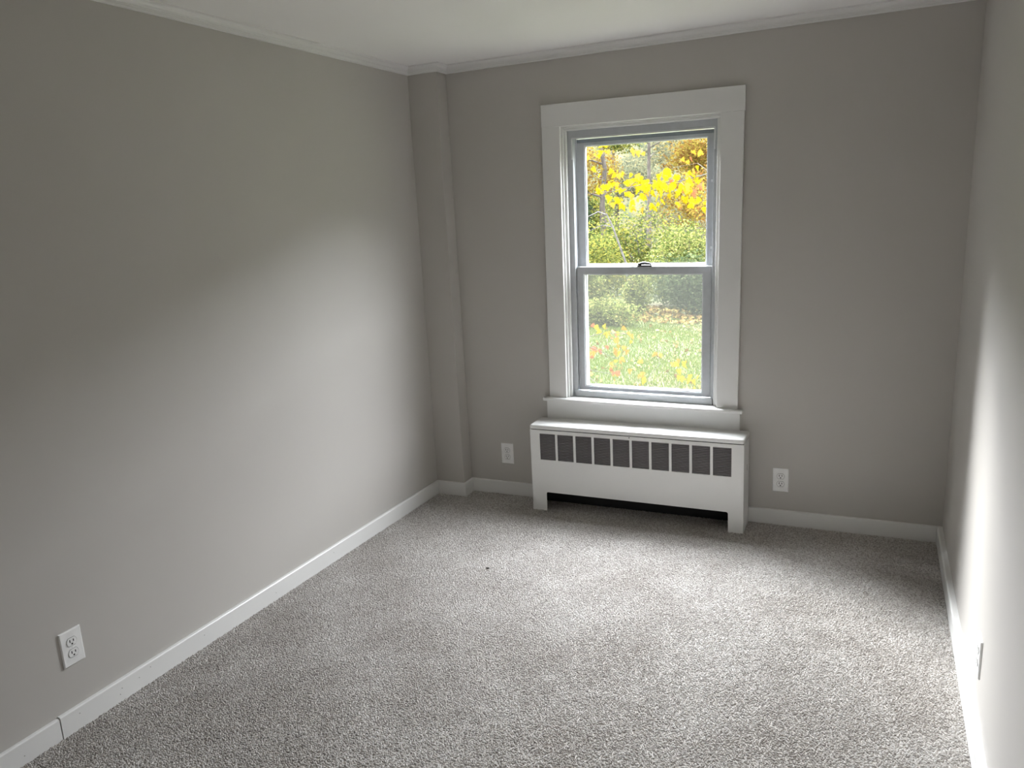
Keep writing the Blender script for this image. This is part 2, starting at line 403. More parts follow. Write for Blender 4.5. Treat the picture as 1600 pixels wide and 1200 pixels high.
# ------------------------------------------------------------------ carpet pile (geometry-node tufts)
def carpet():
    rng = np.random.default_rng(5)
    s = .0058
    xs = np.arange(-.02, 2.66, s); ys = np.arange(-3.3, -.001, s)
    gx, gy = np.meshgrid(xs, ys)
    p = np.stack([gx.ravel(), gy.ravel()], 1) + rng.uniform(-.5, .5, (gx.size, 2)) * s
    lx = .0132 * p[:, 1] - .0016 + .0135
    keep = (p[:, 0] > lx) & (p[:, 0] < 2.6345 + .0015 * p[:, 1] - .022) & (p[:, 1] < -.0145)
    keep &= ~((p[:, 0] < BX + .014) & (p[:, 1] > BY - .014))
    p = p[keep]
    z = .0024 * (p[:, 0] - 1.3) - .0045 * p[:, 1] + .001
    co = np.concatenate([p, z[:, None]], 1)
    me = bpy.data.meshes.new('carpet_pile'); me.vertices.add(len(co)); me.vertices.foreach_set('co', co.astype(np.float32).ravel()); me.update()
    o = bpy.data.objects.new('carpet_pile', me); col.objects.link(o); o.parent = fl
    ng = bpy.data.node_groups.new('tufts', 'GeometryNodeTree')
    ng.interface.new_socket('Geometry', in_out='INPUT', socket_type='NodeSocketGeometry')
    ng.interface.new_socket('Geometry', in_out='OUTPUT', socket_type='NodeSocketGeometry')
    N = ng.nodes; Lk = ng.links.new
    gi = N.new('NodeGroupInput'); go = N.new('NodeGroupOutput')
    ico = N.new('GeometryNodeMeshIcoSphere'); ico.inputs['Radius'].default_value = .0033; ico.inputs['Subdivisions'].default_value = 1
    tr = N.new('GeometryNodeTransform'); tr.inputs['Scale'].default_value = (.8, 1.35, 1.05)
    sm = N.new('GeometryNodeSetMaterial'); sm.inputs['Material'].default_value = M['pile']
    ssh = N.new('GeometryNodeSetShadeSmooth')
    ip = N.new('GeometryNodeInstanceOnPoints')
    rr = N.new('FunctionNodeRandomValue'); rr.data_type = 'FLOAT_VECTOR'; rr.inputs[0].default_value = (-.5, -.5, 0); rr.inputs[1].default_value = (.5, .5, 6.28)
    rs = N.new('FunctionNodeRandomValue'); rs.data_type = 'FLOAT'; rs.inputs[2].default_value = .65; rs.inputs[3].default_value = 1.2
    Lk(ico.outputs[0], tr.inputs[0]); Lk(tr.outputs[0], ssh.inputs[0]); Lk(ssh.outputs[0], sm.inputs[0]); Lk(sm.outputs[0], ip.inputs['Instance'])
    Lk(gi.outputs[0], ip.inputs['Points']); Lk(rr.outputs[0], ip.inputs['Rotation']); Lk(rs.outputs[1], ip.inputs['Scale']); Lk(ip.outputs[0], go.inputs[0])
    md = o.modifiers.new('tufts', 'NODES'); md.node_group = ng
    me.materials.append(M['pile'])
    tag(o, kind='stuff')
carpet()

# ------------------------------------------------------------------ window (hangs 0.6 degrees out of true like the whole old frame)
WC = Vector((1.23, 0.0, 1.3))
win = empty('window_1', WC)
tag(win, 'white double-hung window with wide flat casing looking onto autumn trees', 'window', kind='structure')
CT = -.018
WL, WR, WT, WB = .7138, 1.718, 2.1188, .5966
IL, IR, IT = .8118, 1.6131, 2.0088
MB().box(WL - .001, WR + .003, CT - .002, 0, IT, WT).build('head_casing', M['trim'], win, .002)
MB().box(WL, IL, CT, 0, WB, IT).build('side_casing', M['trim'], win, .002)
MB().box(IR, WR, CT, 0, WB, IT).build('side_casing', M['trim'], win, .002)
# stool with rounded nose, apron
sx0, sx1 = .6862, 1.7435
b = MB(); pr = [(-.052, .5850), (-.052, .5915), (-.049, .5960), (-.044, .5975), (-.018, .5975), (-.018, .5800), (-.046, .5800), (-.050, .5820)]
b.prism([lambda t, y=y, z=z: (t, y, z) for y, z in pr], sx0, sx1)
b.box(OX0, OX1, -.018, .09, .580, .5975)
b.build('window_stool', M['trim'], win)
MB().box(.6949, 1.7293, -.016, 0, .466, .580).build('apron', M['trim'], win, .0015)
# wood jamb, parting stop
JL, JR, JT = .8205, 1.6045, 2.0005
b = MB().box(OX0, JL, 0, .14, WB, OZ1).box(JR, OX1, 0, .14, WB, OZ1).box(JL, JR, 0, .14, JT, OZ1)
b.build('jamb', M['trim'], win)
SL, SR, ST = JL + .013, JR - .013, JT - .013
MB().box(JL, SL, .014, .034, WB, ST).build('stop', M['trim'], win, .003)
MB().box(SR, JR, .014, .034, WB, ST).build('stop', M['trim'], win, .003)
MB().box(JL, JR, .014, .034, ST, JT).build('stop', M['trim'], win, .003)
# vinyl frame with two tracks
VL, VR, VT, VZ = .861, 1.572, 1.951, .632
b = MB()
b.plate([JL, VL, VR, JR], [WB, VZ - .012, VT, JT], lambda i, j: not (i == 1 and j == 1), .036, .135)
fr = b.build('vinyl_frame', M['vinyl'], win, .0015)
MB().box(VL - .014, VR + .012, .026, .040, WB + .001, VZ - .002).build('sill_lip', M['vinyl'], win, .002)
MB().box(VL - .014, VR + .012, .0225, .040, VZ - .006, VZ + .001).build('lift_ledge', M['vinyl'], win, .002)
# thin ribs along the tracks, head channel lip
for x0 in (VL, VR - .004):
    MB().box(x0, x0 + .004, .0795, .0835, VZ, VT).build('track_rib', M['vinyl'], win)
MB().box(VL - .006, VR + .006, .033, .037, VT - .004, VT + .002).build('head_lip', M['bead'], win, .001)
for x0 in (VL - .008, VR + .002):
    MB().box(x0, x0 + .006, .033, .038, VT - .105 if x0 < 1 else VT - .10, VT - .002).build('track_cover', M['bead'], win, .001)
def sash(name, label, x0, x1, z0, z1, gx0, gx1, gz0, gz1, y0, y1):
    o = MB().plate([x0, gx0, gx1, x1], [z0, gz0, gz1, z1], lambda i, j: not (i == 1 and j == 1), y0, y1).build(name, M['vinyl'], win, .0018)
    e = .005
    MB().plate([gx0 - .002, gx0 + e, gx1 - e, gx1 + .002], [gz0 - .002, gz0 + e, gz1 - e, gz1 + .002], lambda i, j: not (i == 1 and j == 1), y0 + .006, y1 - .004).build('glazing_bead', M['bead'], o, .001)
    ym = (y0 + y1) / 2 + .002
    MB().box(gx0 + .003, gx1 - .003, ym - .002, ym + .002, gz0 + .003, gz1 - .003).build('pane', M['glass'], o)
    return o
up = sash('upper_sash', '', VL + .003, VR - .003, 1.262, VT - .022, .905, 1.535, 1.3, 1.9135, .084, .112)
MB().box(VL + .004, VR - .004, .086, .110, VT - .022, VT - .0045).build('weatherstrip', M['gasket'], win)
lo = sash('lower_sash', '', VL + .003, VR - .003, VZ + .001, 1.2985, .8995, 1.5275, .6545, 1.261, .047, .077)
# sash lock on the meeting rail: base, cam housing and curved lever
lk = MB().box(1.190, 1.268, .048, .074, 1.2985, 1.3055).build('sash_lock', M['latch'], lo, .002)
b = MB()
b.tube([(1.201, .062, 1.303), (1.201, .062, 1.3135)], [.0105, .0095], 14)
b.tube([(1.200, .060, 1.310), (1.215, .052, 1.3145), (1.234, .047, 1.3155), (1.252, .050, 1.3135), (1.262, .058, 1.309)], [.0075, .0078, .0070, .006, .0045], 8)
b.build('lever', M['latch'], lk, .0006)
for z in (1.70, 1.38):
    MB().box(1.553, 1.561, .081, .0845, z, z + .012).build('tilt_latch', M['bead'], up, .001)
# half insect screen outside the lower sash
sc = MB().plate([VL + .001, VL + .036, VR - .03, VR - .001], [VZ, VZ + .018, 1.29, 1.31], lambda i, j: not (i == 1 and j == 1), .116, .126).build('insect_screen', M['bead'], win, .001)
MB().box(VL + .034, VR - .028, .1208, .1214, VZ + .016, 1.292).build('screen_mesh', M['screen'], sc)
win.rotation_euler = (0, .0109, 0)

# ------------------------------------------------------------------ convector
KL, KR, KF, KB = .6477, 1.7687, -.1802, -.0205
KT, KLIP = .4837, .4615
kz = lambda x: FZ(x, KF) - .0005
cv = empty('convector_heater', ((KL + KR) / 2, (KF + KB) / 2, 0))
tag(cv, 'long white metal convector heater cabinet with ten louvered openings under the window', 'heater')
GL, GR, GT, GB = .7038, 1.7093, .4389, .2928
PW, NP = .0888, 10
pitch = (GR - GL - PW) / (NP - 1)
CL, CR_, CZ = .7305, 1.6949, .1088
def cabinet():
    b = MB(); yb = KF + .0025
    # front sheet: holes for the louvres and the arched foot opening
    xs = [KL]; holes = []
    cuts = sorted([CL, CR_] + [GL + i * pitch for i in range(NP)] + [GL + i * pitch + PW for i in range(NP)])
    xs = [KL + .001] + cuts + [KR - .001]
    zs = [0, CZ, GB, GT, KLIP - .0035]
    def solid(i, j):
        xm = (xs[i] + xs[i + 1]) / 2
        if j == 0: return not (CL < xm < CR_)
        if j == 2: return not any(GL + k * pitch < xm < GL + k * pitch + PW for k in range(NP))
        return True
    b.plate(xs, zs, solid, KF, yb)
    # feet reach down to the sloping floor
    b.v = [(x, y, (z if z > .001 else kz(x))) for x, y, z in b.v]
    for sx, x in ((1, CL), (-1, CR_)):       # rounded upper corners of the foot opening
        r = .010; pts = [(x, CZ)] + [(x + sx * (r - r * math.cos(a)), CZ - r + r * math.sin(a)) for a in np.linspace(0, math.pi / 2, 6)]
        b.prism([lambda t, p=p: (p[0], t, p[1]) for p in pts], KF + .0001, yb)
    return b.build('front_panel', M['enamel'], cv)
cabinet()
def side(x0, x1, flip):
    """end panel with a rounded front edge, as a bent sheet"""
    b = MB(); r = .011; xf = x1 if flip else x0; xi = x0 if flip else x1
    s_ = 1 if flip else -1
    arc = [(xf - s_ * r + s_ * r * math.sin(a), KF + r - r * math.cos(a)) for a in np.linspace(0, math.pi / 2, 7)]
    pts = [(xi, KF - .0003), (xf - s_ * r, KF - .0003)] + arc[1:] + [(xf, KB), (xf - s_ * .003, KB), (xf - s_ * .003, KF + .004), (xi, KF + .004)]
    n = len(pts)
    lo_ = [(x, y, kz(x)) for x, y in pts]; hi = [(x, y, KLIP - .0035) for x, y in pts]
    b.add(lo_ + hi, [tuple(range(n))[::-1], tuple(range(n, 2 * n))] + [(i, (i + 1) % n, n + (i + 1) % n, n + i) for i in range(n)])
    b.build('side_panel', M['enamel'], cv)
side(KL, KL + .012, False); side(KR - .012, KR, True)
# lid: a rounded slab standing on a dark shadow gap
def lid():
    r, rt = .010, .006
    pts = []
    for cx, cy, a0 in ((KR - r, KF + r, -90), (KR - .002, KB - .002, 0), (KL + .002, KB - .002, 90), (KL + r, KF + r, 180)):
        rr = r if cy < -.1 else .002
        for a in np.linspace(a0, a0 + 90, 5): pts.append((cx + rr * math.cos(R(a)), cy + rr * math.sin(R(a))))
    n = len(pts); b = MB(); cx, cy = (KL + KR) / 2, (KF + KB) / 2
    def ring(ins, z): return [(x + (ins if x < cx else -ins), y + (ins if y < cy else 0), z) for x, y in pts]
    rings = [ring(.002, KLIP), ring(0, KLIP + .002), ring(0, KT - rt), ring(rt * .3, KT - rt * .3), ring(rt, KT)]
    vv = sum(rings, []); ff = [tuple(range(n))[::-1], tuple(range(4 * n, 5 * n))]
    for k in range(4): ff += [(k * n + i, k * n + (i + 1) % n, (k + 1) * n + (i + 1) % n, (k + 1) * n + i) for i in range(n)]
    b.add(vv, ff); o = b.build('top_cover', M['enamel'], cv)
    for p in o.data.polygons: p.use_smooth = len(p.vertices) == 4
lid()
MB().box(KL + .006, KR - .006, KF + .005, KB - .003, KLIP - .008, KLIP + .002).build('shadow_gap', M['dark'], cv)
MB().box(KL + .004, KR - .004, KB - .014, KB, .0015, KLIP - .004).build('back_panel', M['dark'], cv)
MB().tube([(1.2, KF + .002, .452), (1.2, KF - .0015, .452)], [.0032, .0028], 10).build('screw', M['slot'], cv)
MB().box(KR - .0004, KR + .0004, -.085, -.075, .30, .33).build('side_vent_mark', M['screw'], cv)
# finned heating element in the dark bottom of the cabinet
b = MB().tube([(KL + .03, -.10, .20), (KR - .03, -.10, .20)], [.011, .011], 12)
for i in range(60): x = KL + .06 + i * (KR - KL - .12) / 59; b.box(x, x + .0012, -.14, -.06, .165, .235)
b.build('heating_element', M['dark'], cv)
NS = 17
p0 = None; s0 = None
for k in range(NP):
    x0 = GL + k * pitch
    pn = bpy.data.objects.new('louver_panel', p0) if p0 else None
    if p0 is None:
        bk = MB().box(-.003, PW + .003, .014, .016, GB - .004, GT + .004); bk.box(-.003, 0, .003, .014, GB - .004, GT + .004).box(PW, PW + .003, .003, .014, GB - .004, GT + .004)
        p0 = bk.mesh('louver_panel', M['dark']); pn = bpy.data.objects.new('louver_panel', p0)
        dz = (GT - GB) / NS
        sb = MB().add([(0, 0, .0), (PW, 0, .0), (PW, .010, .0038), (0, .010, .0038), (0, -.0002, .0026), (PW, -.0002, .0026), (PW, .010, .0055), (0, .010, .0055)],
                      [(0, 3, 2, 1), (4, 5, 6, 7), (0, 1, 5, 4), (1, 2, 6, 5), (2, 3, 7, 6), (3, 0, 4, 7)])
        s0 = sb.mesh('slat', M['slat'])
    col.objects.link(pn); pn.parent = cv; pn.location = (x0 - cv.location.x, KF - cv.location.y, 0)
    for q in range(NS):
        so = bpy.data.objects.new('slat', s0); col.objects.link(so); so.parent = pn
        so.location = (0, .0012, GB + (q + .42) * dz)

# ------------------------------------------------------------------ duplex outlets (built facing -Y at the origin)
def make_outlet():
    root = empty('wall_outlet', (0, 0, 0))
    w_, h_, t = .0375, .0605, .006
    b = MB(); ins = .003
    f0 = [(-w_, 0, -h_), (w_, 0, -h_), (w_, 0, h_), (-w_, 0, h_)]
    f1 = [(-w_, -t * .55, -h_), (w_, -t * .55, -h_), (w_, -t * .55, h_), (-w_, -t * .55, h_)]
    f2 = [(-w_ + ins, -t, -h_ + ins), (w_ - ins, -t, -h_ + ins), (w_ - ins, -t, h_ - ins), (-w_ + ins, -t, h_ - ins)]
    fs = [(3, 2, 1, 0), (8, 9, 10, 11)]
    for k in (0, 4): fs += [(k + i, k + (i + 1) % 4, k + 4 + (i + 1) % 4, k + 4 + i) for i in range(4)]
    b.add(f0 + f1 + f2, fs); b.build('wall_plate', M['plate'], root)
    def face_outline(cz, r, y, flat=.0143, top=.0128):
        pts = []
        for a in np.linspace(0, 360, 41)[:-1]:
            x, z = r * math.cos(R(a)), r * math.sin(R(a))
            pts.append((x, y, cz + max(-top, min(top, z))))
        return pts
    for cz in (.0197, -.0197):
        b = MB(); rg = face_outline(cz, .0186, -t + .0005, top=.0152); n = len(rg)
        b.add(rg + face_outline(cz, .0186, -t - .0002, top=.0152), [tuple(range(n, 2 * n))] + [(i, (i + 1) % n, n + (i + 1) % n, n + i) for i in range(n)])
        rim = b.build('socket_gap', M['gap'], root)
        b = MB(); a_, c_ = face_outline(cz, .0173, -t + .0005), face_outline(cz, .0168, -t - .0018, top=.0124)
        b.add(a_ + c_, [tuple(range(n, 2 * n))] + [(i, (i + 1) % n, n + (i + 1) % n, n + i) for i in range(n)])
        rc = b.build('receptacle', M['plate'], root)
        for x, hh in ((-.0063, .0047), (.0063, .0039)):
            MB().box(x - .0014, x + .0014, -t - .0022, -t - .0012, cz + .0035 - hh, cz + .0035 + hh).build('slot', M['slot'], rc)
        MB().tube([(0, -t - .0012, cz - .0072), (0, -t - .0022, cz - .0072)], [.0029, .0029], 10).build('ground_hole', M['slot'], rc)
    b = MB().tube([(0, -t + .001, 0), (0, -t - .0012, 0)], [.0031, .0026], 12)
    b.build('screw', M['plate'], root)
    return root
proto = make_outlet()
outs = [((1.9199, 0, .2381), 0, 'white duplex outlet on the window wall right of the convector'),
        ((.4206, 0, .2479), 0, 'white duplex outlet between the pipe chase and the convector'),
        ((LX(-2.4077, .29), -2.4077, .2914), 90 - .76, 'white duplex outlet low on the left wall above the baseboard joint'),
        ((RX(-1.4274, .254), -1.4274, .254), -90, 'white duplex outlet seen edge on against the bright right wall')]
for i, (loc, rz, lab) in enumerate(outs):
    o = proto if i == 0 else copy_tree(proto)
    o.location = loc; o.rotation_euler = (0, 0, R(rz))
    tag(o, lab, 'outlet', 'duplex outlets around the room')
# crumb on the carpet
random.seed(3)
bm = bmesh.new(); bmesh.ops.create_icosphere(bm, subdivisions=2, radius=.006)
for v in bm.verts: v.co = Vector((v.co.x * 1.5, v.co.y * .8, v.co.z * .6)) * random.uniform(.75, 1.15)
me = bpy.data.meshes.new('carpet_crumb'); bm.to_mesh(me); bm.free(); me.materials.append(M['crumb'])
cr = bpy.data.objects.new('carpet_crumb', me); col.objects.link(cr); cr.location = (.741, -.935, FZ(.741, -.935) + .0075); cr.rotation_euler = (0, 0, .3)
tag(cr, 'tiny dark crumb lying on the carpet left of the room centre', 'crumb')

# ------------------------------------------------------------------ outside
GZ = -.8
def terrain(name, mat, xs, ys, hfun, label, cat):
    X, Y = np.meshgrid(xs, ys); Z = hfun(X, Y)
    v = np.stack([X.ravel(), Y.ravel(), Z.ravel()], 1); nx = len(xs)
    f = [(j * nx + i, j * nx + i + 1, (j + 1) * nx + i + 1, (j + 1) * nx + i) for j in range(len(ys) - 1) for i in range(nx - 1)]
    me = bpy.data.meshes.new(name); me.from_pydata(v.tolist(), [], f); me.materials.append(mat)
    for p in me.polygons: p.use_smooth = True
    o = bpy.data.objects.new(name, me); col.objects.link(o)
    return tag(o, label, cat, kind='structure')
rng = np.random.default_rng(11)
def lawn_h(X, Y): return GZ + .03 * np.sin(X * 1.3 + .4 * Y) * np.clip(Y - 1, 0, 1) + .02 * np.sin(Y * 2.1)
terrain('lawn', M['lawn'], np.linspace(-60, 60, 121), np.concatenate([np.linspace(-25, .1, 20), np.linspace(.2, 24, 60), np.linspace(25, 70, 20)]), lawn_h,
        'green lawn outside the window strewn with fallen leaves', 'lawn')
# wooded slope closing the view all round the garden side
def hill():
    na, nr = 260, 26
    v = []; f = []
    ph = rng.uniform(0, 6.28, 8)
    for j in range(nr):
        d = 34 + j * 1.6
        for i in range(na):
            a = R(-112 + 224 * i / (na - 1))
            lf = min(1, max(0, (-a - R(24)) / R(14))); lf = lf * lf * (3 - 2 * lf)      # slope raised out of view on the left to block low sky
            el = 13.0 + 6.5 * lf + 1.6 * math.sin(a * 3 + ph[0]) + 1.0 * math.sin(a * 9 + ph[1])
            z = GZ + (j / (nr - 1)) ** .8 * math.tan(R(el)) * (34 + nr * 1.6)
            bumpz = .9 * math.sin(i * 1.9 + ph[2] + j * .7) * math.sin(j * 2.1 + ph[3] + i * .3) + rng.uniform(-.5, .5)
            v.append((math.sin(a) * d + rng.uniform(-.3, .3), math.cos(a) * d, z + bumpz * min(1, j / 3)))
    for j in range(nr - 1):
        for i in range(na - 1): f.append((j * na + i, j * na + i + 1, (j + 1) * na + i + 1, (j + 1) * na + i))
    me = bpy.data.meshes.new('wooded_hill'); me.from_pydata(v, [], f); me.materials.append(M['hill'])
    for p in me.polygons: p.use_smooth = True
    o = bpy.data.objects.new('wooded_hill', me); col.objects.link(o)
    tag(o, 'hazy wooded slope far behind the trees', 'hill', kind='structure')
hill()

def leaf_cards(name, mat, pts, size, parent, seed, kind='stuff', upright=False, aspect=.55):
    """pts (n,3) world; folded diamond leaves in one mesh with a random value per leaf"""
    g = np.random.default_rng(seed); n = len(pts)
    a = g.normal(size=(n, 3)); a[:, 2] *= .6
    if upright: a = np.stack([g.normal(size=n) * .25, g.normal(size=n) * .25, np.ones(n)], 1)
    a /= np.linalg.norm(a, axis=1, keepdims=True)
    c = g.normal(size=(n, 3)); bb = np.cross(a, c); bb /= np.linalg.norm(bb, axis=1, keepdims=True) + 1e-9
    nn = np.cross(a, bb)
    s = size * g.uniform(.6, 1.35, (n, 1))
    org = np.zeros(3); p = parent
    while p is not None: org += np.array(p.location); p = p.parent
    P = pts - org
    v = np.stack([P - a * s * .5, P + bb * s * aspect * .5 + nn * s * .1, P + a * s * .5, P - bb * s * aspect * .5 + nn * s * .1], 1).reshape(-1, 3)
    me = bpy.data.meshes.new(name)
    me.vertices.add(4 * n); me.vertices.foreach_set('co', v.astype(np.float32).ravel())
    k = np.arange(n) * 4
    tri = np.stack([k, k + 1, k + 2, k, k + 2, k + 3], 1).reshape(-1)
    me.loops.add(6 * n); me.loops.foreach_set('vertex_index', tri.astype(np.int32))
    me.polygons.add(2 * n); me.polygons.foreach_set('loop_start', np.arange(0, 6 * n, 3, dtype=np.int32))
    me.update(calc_edges=True)
    at = me.attributes.new('rnd', 'FLOAT', 'FACE'); at.data.foreach_set('value', np.repeat(g.uniform(0, 1, n), 2).astype(np.float32))
    me.materials.append(mat)
    o = bpy.data.objects.new(name, me); col.objects.link(o)
    if parent is not None: o.parent = parent
    if kind: o['kind'] = kind
    return o
def blob_points(g, blobs, n):
    """leaf positions spread over the outer half of several ellipsoids (cx,cy,cz,rx,ry,rz)"""
    vol = np.array([b[3] * b[4] * b[5] for b in blobs]); cnt = np.maximum(1, (n * vol / vol.sum()).astype(int)); out = []
    for b, c in zip(blobs, cnt):
        d = g.normal(size=(c, 3)); d /= np.linalg.norm(d, axis=1, keepdims=True)
        out.append(np.array(b[:3]) + d * g.uniform(.35, 1.0, (c, 1)) ** .6 * np.array(b[3:]))
    return np.concatenate(out)
def shrub(loc, rx, ry, h, mat, n, size, seed, label, group=None):
    root = empty('shrub', (loc[0], loc[1], GZ)); tag(root, label, 'shrub', group)
    g = np.random.default_rng(seed)
    bl = []
    for k in range(9):
        q = g.uniform(-1, 1, 2); hz = h * g.uniform(.35, .8)
        bl.append((loc[0] + q[0] * rx * .6, loc[1] + q[1] * ry * .6, GZ + hz * .65, rx * .5, ry * .5, hz * .55))
    bl.append((loc[0], loc[1], GZ + h * .5, rx * .6, ry * .6, h * .5))
    p = blob_points(g, bl, n); p[:, 2] = np.maximum(p[:, 2], GZ + .04)
    leaf_cards('foliage', mat, p, size, root, seed)
    b = MB()
    for k in range(7):
        a = g.uniform(0, 6.28); q = Vector((math.cos(a) * rx * .5, math.sin(a) * ry * .5, h * g.uniform(.5, .85)))
        base = Vector((loc[0], loc[1], GZ - .05)); b.tube([base, base + q * .5 + Vector((0, 0, h * .1)), base + q], [.02, .014, .006], 5)
    b.build('stem', M['bark'], root)
    return root
def tree(name, loc, h, r, mat, n, size, seed, label, group=None, tr=.06, crown=.35, barkm='bark', lean=0.0, cat='tree', sparse=False):
    root = empty(name, (loc[0], loc[1], GZ)); tag(root, label, cat, group)
    g = np.random.default_rng(seed)
    base = Vector((loc[0], loc[1], GZ - .1)); topv = base + Vector((lean * h, 0, h * .92))
    tp = [base.lerp(topv, t) + Vector((g.normal() * .03 * h * t * .4, g.normal() * .03 * h * t * .4, 0)) for t in np.linspace(0, 1, 7)]
    MB().tube(tp, [tr * (1.15 - t * .95) for t in np.linspace(0, 1, 7)], 8).build('trunk', M[barkm], root)
    bl = []
    for k in range(8 if not sparse else 10):
        t = g.uniform(crown, .97); i = min(5, int(t * 6)); st = tp[i].lerp(tp[i + 1], t * 6 - i)
        a = g.uniform(0, 6.28); ln = r * g.uniform(.5, 1.0) * (1.25 - t * .6)
        en = st + Vector((math.cos(a) * ln, math.sin(a) * ln, ln * g.uniform(.2, .7)))
        MB().tube([st, st.lerp(en, .5) + Vector((0, 0, .06 * ln)), en], [tr * .4 * (1.1 - t * .6), tr * .22, tr * .08], 5).build('branch', M[barkm], root)
        rr = r * (.42 if sparse else .55) * g.uniform(.7, 1.2)
        bl.append((en.x, en.y, en.z, rr, rr, rr * .75)); bl.append((*(st.lerp(en, .55)), rr * .8, rr * .8, rr * .6))
    leaf_cards('foliage', mat, blob_points(g, bl, n), size, root, seed + 1)
    return root
def conifer(loc, h, r, n, seed, label, group=None, size=.16):
    root = empty('evergreen_tree', (loc[0], loc[1], GZ)); tag(root, label, 'tree', group)
    g = np.random.default_rng(seed)
    base = Vector((loc[0], loc[1], GZ - .1))
    MB().tube([base, base + Vector((0, 0, h * .5)), base + Vector((0, 0, h * .97))], [.09, .06, .012], 8).build('trunk', M['bark'], root)
    t = 1 - np.sqrt(g.uniform(0, 1, n)); t = .04 + t * .96
    tier = (t * 16) % 1.0
    rad = r * (1 - t) ** .85 * (1.0 - .35 * tier) * g.uniform(.25, 1, n) ** .5
    a = g.uniform(0, 6.28, n)
    p = np.stack([loc[0] + rad * np.cos(a), loc[1] + rad * np.sin(a), GZ + t * h - .12 * rad], 1)
    leaf_cards('foliage', M['needles'], p, size, root, seed + 1, aspect=.3)
    return root

# shrubs in view
shrub((-1.20, 12.9), 1.05, .55, 1.45, M['leaf_dark'], 7500, .07, 21, 'dark grey-green shrub at the lawn edge seen through the lower right pane')
shrub((-3.75, 12.7), .95, .55, 1.35, M['leaf_lime'], 8500, .06, 22, 'pale green shrub at the lawn edge seen through the lower left pane')
shrub((-2.75, 11.4), .95, .4, .62, M['leaf_lime'], 4200, .055, 23, 'low yellowish shrub in front of the lawn edge shrubs')
shrub((-4.30, 14.6), 1.30, .75, 2.15, M['leaf_yellowgreen'], 11000, .065, 24, 'tall yellow-green shrub behind the left half of the window')
shrub((-1.75, 14.6), 1.25, .75, 2.05, M['leaf_lime'], 11000, .065, 25, 'tall green shrub behind the right half of the window')
shrub((-2.42, 12.6), .36, .3, 1.2, M['leaf_lime'], 3200, .06, 28, 'thin grey-green shrub filling the gap between the two lawn edge shrubs')
shrub((-3.35, 16.6), 1.9, .8, 2.5, M['leaf_yellowgreen'], 11000, .075, 29, 'hazy yellow-green thicket deep behind the tall shrubs')
shrub((-6.6, 12.6), 1.2, .8, 1.6, M['leaf_green'], 2500, .09, 26, 'green shrub growing beyond the left edge of the window view')
shrub((2.45, 13.6), .9, .7, 1.7, M['leaf_dark'], 2500, .09, 27, 'grey-green shrub growing beyond the right edge of the window view')
shrub((.65, 14.6), .85, .6, 1.9, M['leaf_lime'], 5000, .07, 51, 'pale lime shrub in the border past the right edge of the window view')
shrub((5.2, 14.6), 1.2, .8, 2.0, M['leaf_yellowgreen'], 5000, .08, 52, 'yellow-green shrub in the border farthest past the right edge of the window view')
# trees in view
tree('young_tree', (-3.62, 18.2), 7.5, 1.3, M['leaf_pale'], 4800, .085, 31, 'slim grey trunked young tree rising in the middle of the upper pane', tr=.075, crown=.3, sparse=True)
tree('orange_tree', (-5.6, 20.2), 8.0, 2.0, M['leaf_orange'], 14000, .09, 32, 'orange and gold autumn tree behind the left of the upper pane', tr=.10, crown=.2)
tree('slender_tree', (-1.05, 13.9), 6.5, 1.3, M['leaf_orange'], 2600, .09, 33, 'slender tree with a bare trunk at the right edge of the upper pane', tr=.10, crown=.38, lean=.03)
tree('golden_tree', (-2.5, 22.5), 9.0, 2.0, M['leaf_orange'], 12000, .10, 34, 'gold and orange tree deep behind the right half of the upper pane', tr=.11, crown=.22, sparse=True)
tree('pale_tree', (-8.4, 30.5), 10.0, 2.2, M['leaf_pale'], 12000, .12, 35, 'pale grey-green tree in the misty back row', tr=.12, crown=.08)
tree('hazel_tree', (-7.0, 24.5), 7.0, 1.6, M['leaf_yellowgreen'], 9000, .11, 37, 'yellow-green tree filling the left of the upper pane low down', tr=.09, crown=.06)
tree('amber_tree', (-4.0, 33.0), 10.0, 2.1, M['leaf_orange'], 12000, .12, 36, 'amber tree in the back row right of the pale one', tr=.12, crown=.08)
conifer((-5.55, 18.0), 3.8, .85, 4200, 41, 'small dark evergreen at the left edge of the upper pane', size=.12)
# arching bare pale stem in front of the shrubs
st = empty('bare_sapling', (-2.75, 13.4, GZ))
tag(st, 'leafless pale sapling arching to the left in front of the shrubs', 'sapling')
MB().tube([(-2.75, 13.4, GZ - .05), (-2.85, 13.4, .3), (-3.15, 13.4, 1.15), (-3.3, 13.4, 1.45)], [.03, .028, .022, .018], 6).build('stem', M['bark_pale'], st)
MB().tube([(-3.28, 13.4, 1.42), (-3.5, 13.45, 1.5), (-3.8, 13.45, 1.38), (-4.3, 13.4, 1.05)], [.017, .016, .012, .006], 6).build('branch', M['bark_pale'], st)
MB().tube([(-3.15, 13.4, 1.15), (-3.4, 13.4, 1.2), (-3.8, 13.4, 1.05)], [.012, .01, .005], 6).build('branch', M['bark_pale'], st)
